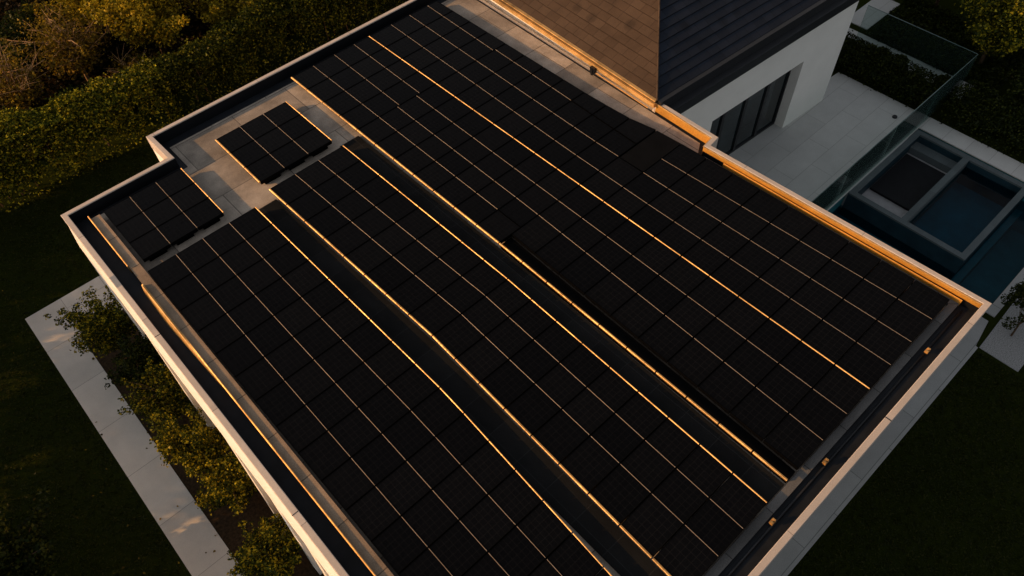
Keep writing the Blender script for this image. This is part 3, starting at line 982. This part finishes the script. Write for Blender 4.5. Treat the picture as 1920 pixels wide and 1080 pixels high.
# roof with real courses
pitch = .5
E0 = np.array([10.2, 7.16]); ez = .05
ridge = 4.75
WID = 8.0
def rp(a, b):                          # a along the front eave from the hip corner, b into the house
    p = E0 + hd * a + hn * b
    return p
course = .2
def roof_face(name, mat, left):
    mb = MB(); uv = []
    length = 9.6 if left else 8.3
    k = int(ridge / course * 1.0)
    sl = math.sqrt(1 + pitch * pitch)
    st = course / sl
    d0 = 0.0
    i = 0
    while d0 < ridge - .01:
        d1 = min(d0 + st, ridge)
        lift = .018
        if left:
            a0, a1 = d0, d1
            q = [rp(d0, length - d0), rp(d0, d0), rp(d1, d1), rp(d1, length - d1)]
            if length - d1 <= d1: break
        else:
            q = [rp(d0, d0), rp(length - d0, d0), rp(length - d1, d1), rp(d1, d1)]
            if length - d1 <= d1: break
        z0_, z1_ = ez + d0 * pitch + lift, ez + d1 * pitch
        pts = [(*q[0], z0_), (*q[1], z0_), (*q[2], z1_ + .0), (*q[3], z1_ + .0), (*q[0], z0_ - lift), (*q[1], z0_ - lift)]
        mb.add(pts, [(0, 1, 2, 3), (4, 5, 1, 0)])
        def ucoord(p):
            dd = (p - E0)
            return float(dd @ hn) if left else float(dd @ hd)
        us = [ucoord(np.array(p)) for p in q]
        v0 = i * course
        uv.append([(us[0], v0 + .004), (us[1], v0 + .004), (us[2], v0 + course - .004), (us[3], v0 + course - .004)])
        uv.append([(us[0], v0), (us[1], v0), (us[1], v0 + .004), (us[0], v0 + .004)])
        d0 = d1; i += 1
    return mb.build(name, mat, house, uv=uv)
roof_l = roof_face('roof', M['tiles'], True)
roof_f = roof_face('roof', M['tiles_painted_shade'], False)
roof_f['label'] = 'tiled roof slope facing the terrace, shade painted into its blue-black tiles'
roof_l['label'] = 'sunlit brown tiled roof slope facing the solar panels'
# hip cap
hc = MB()
p0 = rp(.0, .0); p1 = rp(4.1, 4.1)
hc.tube([(p0[0], p0[1], ez + .012), (p1[0], p1[1], ez + 4.1 * pitch + .012)], [.022, .022], 6)
hc.build('hip_cap', M['tiles'], house)
# underside (soffit) closing the roof
so = MB().prism([tuple(rp(0.01, 9.5)), tuple(rp(.01, .01)), tuple(rp(8.2, .01)), tuple(rp(8.2, 9.5))], ez - .06, ez - .003)
so.build('soffit', M['dark_metal'], house)
# left gutter: gold, two steps
gt = MB()
def rbox(mb, a0, a1, b0, b1, z0, z1):
    return mb.prism([tuple(rp(a0, b1)), tuple(rp(a0, b0)), tuple(rp(a1, b0)), tuple(rp(a1, b1))], z0, z1)
rbox(gt, -.085, .0, .0, 9.5, -.08, ez - .038)
gt.build('gutter', M['gold'], house)
g2 = MB()
rbox(g2, -.05, .03, .012, 9.5, ez - .006, ez + .024)
g2.build('roof_edge', M['gold'], house)
ds_ = MB()
rbox(ds_, -.035, .0, .0, 9.5, ez - .037, ez - .007)
ds_.build('drip_slot', M['black_lining'], house)
# front gutter: dark, two layers
fg = MB()
rbox(fg, .02, 8.3, -.10, .0, -.10, ez + .01)
rbox(fg, .05, 8.3, -.26, -.102, -.40, -.16)
rbox(fg, .05, 8.3, -.10, .02, -.42, -.102)
fg.build('front_gutter', M['dark_metal'], house)
# downpipe bracket and thin pipe at the left gutter
bk = MB()
rbox(bk, -.15, -.079, 1.66, 1.80, -.15, -.03)
rbox(bk, -.17, -.151, 1.70, 1.76, -.20, -.05)
bk.build('gutter_bracket', M['black_lining'], house)
pq = MB()
a_ = rp(-.11, .12); b2_ = rp(-.11, 1.66)
pq.tube([(a_[0], a_[1], -.135), (b2_[0], b2_[1], -.135)], [.009, .009], 6)
pq.build('gutter_pipe', M['gold_paint'], house)

# ------------------------------------------------------------------ PLANTS
make_hedge('clipped_hedge', 'thick hedge behind the far lawn, its crest lit golden, at the left edge', -3.0, 4.2, 18.95, 19.8, 1.85, 44000, 'leaf_hedge', rough=.10, lump=.30)
make_hedge('clipped_hedge', 'thick hedge behind the lawn, leaves painted dark as shade, continuing right from the golden one', 4.1, 13.5, 18.95, 19.8, 1.8, 56000, 'leaf_painted_shade', rough=.12, lump=.30)
make_hedge('clipped_hedge', 'low dark clipped hedge between terrace and narrow garden walk', 19.04, 20.28, 4.5, 9.5, .55, 42000, 'leaf_dark', L=.06, W=.045, rough=.03, lump=.16)
make_hedge('clipped_hedge', 'dark clipped hedge along the pale pavement right of the spa', 19.06, 20.5, -3.0, 4.25, .7, 34000, 'leaf_dark', L=.06, W=.045, rough=.05, lump=.2)

# shrubs in the bed beside the left wall
for (x, y, h, r, n, leaf, lb, cx) in (
        (-.44, 12.75, 1.85, .74, 10500, 'leaf_shrub', 'tall shrub with spiky branch tips at the far end of the wall bed', -.12),
        (-.30, 11.6, 1.45, .68, 9500, 'leaf_dark', 'dark dense shrub behind the tall spiky one in the wall bed', 0),
        (-.34, 10.5, 1.45, .66, 9500, 'leaf_shrub', 'round dark green shrub in the middle of the wall bed', 0),
        (-.42, 8.95, 1.7, .80, 13000, 'leaf_shrub', 'large golden lit shrub leaning over the path beside the sunlit patch', -.12),
        (-.30, 8.0, 1.35, .62, 9000, 'leaf_shrub', 'golden shrub tucked behind the large one in the wall bed', -.05),
        (-.38, 6.25, 1.4, .70, 11000, 'leaf_shrub', 'golden leafy shrub nearest the bottom of the photo by the wall', -.05)):
    make_tree('shrub', lb, 'shrub', x, y, h, r, leaf, n, 44, .19, .055, .036, 'shrubs in the bed beside the wall', .025, .9, cx=cx, rz=h * .46, spiky=20)

# trees behind the hedge
TB = [
    (1.2, 21.9, 2.6, 1.0, 'leaf_rust', 2300, 'thin bare branching tree with sparse rusty leaves at the far left'),
    (3.0, 22.2, 2.6, 1.1, 'leaf_rust', 3800, 'tan twiggy tree with few leaves left of the golden tree'),
    (5.2, 21.8, 3.2, 1.45, 'leaf_gold', 21000, 'bright golden tree behind the middle of the long hedge'),
    (7.4, 21.4, 2.7, 1.25, 'leaf_gold', 16000, 'smaller golden tree right of the bright golden one'),
    (9.3, 21.0, 2.3, 1.2, 'leaf_hedge', 14000, 'green bushy tree behind the hedge toward the roof'),
    (11.4, 20.9, 2.6, 1.3, 'leaf_hedge', 15000, 'green bushy tree rising over the hedge near the top edge'),
    (13.6, 20.6, 2.9, 1.3, 'leaf_gold', 13000, 'golden topped bushy tree at the far end of the hedge'),
    (-.2, 22.6, 1.4, 1.1, 'leaf_dark', 9000, 'low dark tree in the far left corner'),
    (2.2, 24.3, 1.7, 1.3, 'leaf_dark', 11000, 'dark round tree behind the bare branching one'),
    (4.6, 24.3, 2.6, 1.5, 'leaf_gold', 15000, 'golden tree farthest back at the top left'),
    (7.2, 23.8, 2.7, 1.5, 'leaf_hedge', 14000, 'green tree at the back, behind the smaller golden tree'),
    (9.8, 23.3, 2.6, 1.5, 'leaf_dark', 12000, 'dark tree at the back near the top edge'),
    (2.3, 21.0, .8, .8, 'leaf_dark', 6000, 'low dark bush at the foot of the bare branching tree'),
    (4.0, 20.9, 1.0, .8, 'leaf_rust', 7000, 'low rusty bush between the twiggy tree and the long hedge')]
for (x, y, h, r, leaf, n, lb) in TB:
    rusty = leaf == 'leaf_rust'
    make_tree('garden_tree', lb, 'tree', x, y, h, r, leaf, n, 46, .36, .085, .055, 'trees behind the long hedge', .06, .8, spiky=26,
              bark='bare_bark' if rusty else 'bark', twigs=26 if rusty else 0)
# dark tree at the lower left corner
make_tree('garden_tree', 'dark leafy tree cut by the lower left corner of the photo', 'tree', -3.95, 9.0, 2.3, 1.05, 'leaf_dark', 16000, 46, .3, .075, .05, None, .06, spiky=22)
# trees right
TR = [(21.9, 4.5, 3.0, 1.15, 'leaf_shrub', 15000, 'golden topped tree just outside the far glass railing corner'),
      (22.6, 2.4, 2.9, 1.25, 'leaf_shrub', 15000, 'golden topped tree cut by the right edge of the photo'),
      (24.2, 4.2, 2.9, 1.4, 'leaf_shrub', 14000, 'golden tree at the very back of the upper right corner'),
      (23.9, 6.9, 2.6, 1.3, 'leaf_hedge', 14000, 'dark green tree beside the stepping slab'),
      (24.6, 9.0, 2.3, 1.3, 'leaf_dark', 12000, 'dark tree behind the stepping slab'),
      (21.6, .6, 2.0, 1.1, 'leaf_dark', 13000, 'low dark bush at the right edge beyond the clipped hedge'),
      (21.3, 2.6, 1.3, .8, 'leaf_dark', 9000, 'low dark bush between the clipped hedge and the golden topped trees')]
for (x, y, h, r, leaf, n, lb) in TR:
    make_tree('garden_tree', lb, 'tree', x, y, h, r, leaf, n, 42, .36, .085, .055, 'trees beyond the terrace', .06, .8, spiky=24)
# ground cover that hides the soil inside the railing corner
make_hedge('ground_cover', 'dark low planting filling the bed inside the glass railing corner', 21.15, 23.6, 3.8, 7.6, .3, 20000, 'leaf_dark', L=.07, W=.05, rough=.06, lump=.16)
# little tree on the gravel
make_tree('young_tree', 'small young tree standing on the grey gravel at the right edge', 'tree', 13.72, -.42, 1.05, .40, 'leaf_dark', 2200, 24, .14, .055, .038, None, .022,
          .8, cx=.42, cy=.16)
# trees out of frame to the left, whose shade lies over the lawn
for (x, y, h, r) in ((-7.4, 9.6, 4.6, 1.2), (-7.5, 12.0, 2.1, .9), (-7.4, 14.2, 4.4, 1.25), (-7.3, 16.0, 4.9, 1.3), (-7.6, 17.4, 5.0, 1.6), (-7.4, 19.6, 4.6, 1.5), (-7.2, 21.6, 4.0, 1.3), (-7.5, 6.4, 4.8, 1.5)):
    make_tree('boundary_tree', 'leafy boundary tree out of frame left of the lawn', 'tree', x, y, h, r, 'leaf_hedge', 9000, 44, .40, .13, .09, 'boundary trees left of the lawn', .09)

# ------------------------------------------------------------------ LIGHT, SKY, CAMERA
sun_el = math.radians(19.0)
az = np.array([.85, -.53]); az /= np.linalg.norm(az)
trav = Vector((az[0] * math.cos(sun_el), az[1] * math.cos(sun_el), -math.sin(sun_el)))
L = bpy.data.lights.new('sun', 'SUN')
L.energy = 4.5; L.angle = math.radians(.6); L.color = (1.0, .52, .18)
so_ = bpy.data.objects.new('sun', L); col.objects.link(so_)
so_.rotation_euler = (-trav).to_track_quat('Z', 'Y').to_euler()
so_.location = (-20, 20, 20)

w = bpy.data.worlds.new('World'); sc.world = w; w.use_nodes = True
nt = w.node_tree
bg = nt.nodes['Background']
sk = nt.nodes.new('ShaderNodeTexSky'); sk.sky_type = 'NISHITA'; sk.sun_disc = False
sk.sun_elevation = sun_el
sk.sun_rotation = math.atan2(-az[0], -az[1]) % (2 * math.pi)
sk.dust_density = 2.0; sk.air_density = 1.0; sk.ozone_density = 1.0
hs = nt.nodes.new('ShaderNodeHueSaturation')
hs.inputs['Saturation'].default_value = .22
nt.links.new(sk.outputs[0], hs.inputs['Color'])
nt.links.new(hs.outputs[0], bg.inputs[0])
bg.inputs[1].default_value = .125

cam = bpy.data.cameras.new('camera')
cam.lens = 1417.2356 / 1920 * 36; cam.sensor_width = 36; cam.clip_end = 2000; cam.clip_start = .05
co = bpy.data.objects.new('camera', cam); col.objects.link(co)
co.matrix_world = Matrix.Translation((0, 0, 10 + H)) @ Matrix.Rotation(-.706403247, 4, 'Z') @ Matrix.Rotation(.648862170, 4, 'X') @ Matrix.Rotation(-.0522212094, 4, 'Z')
sc.camera = co
sc.view_settings.view_transform = 'Standard'
sc.view_settings.look = 'None'
sc.view_settings.exposure = 0
for o in bpy.data.objects:
    if '_o' in o.keys(): del o['_o']
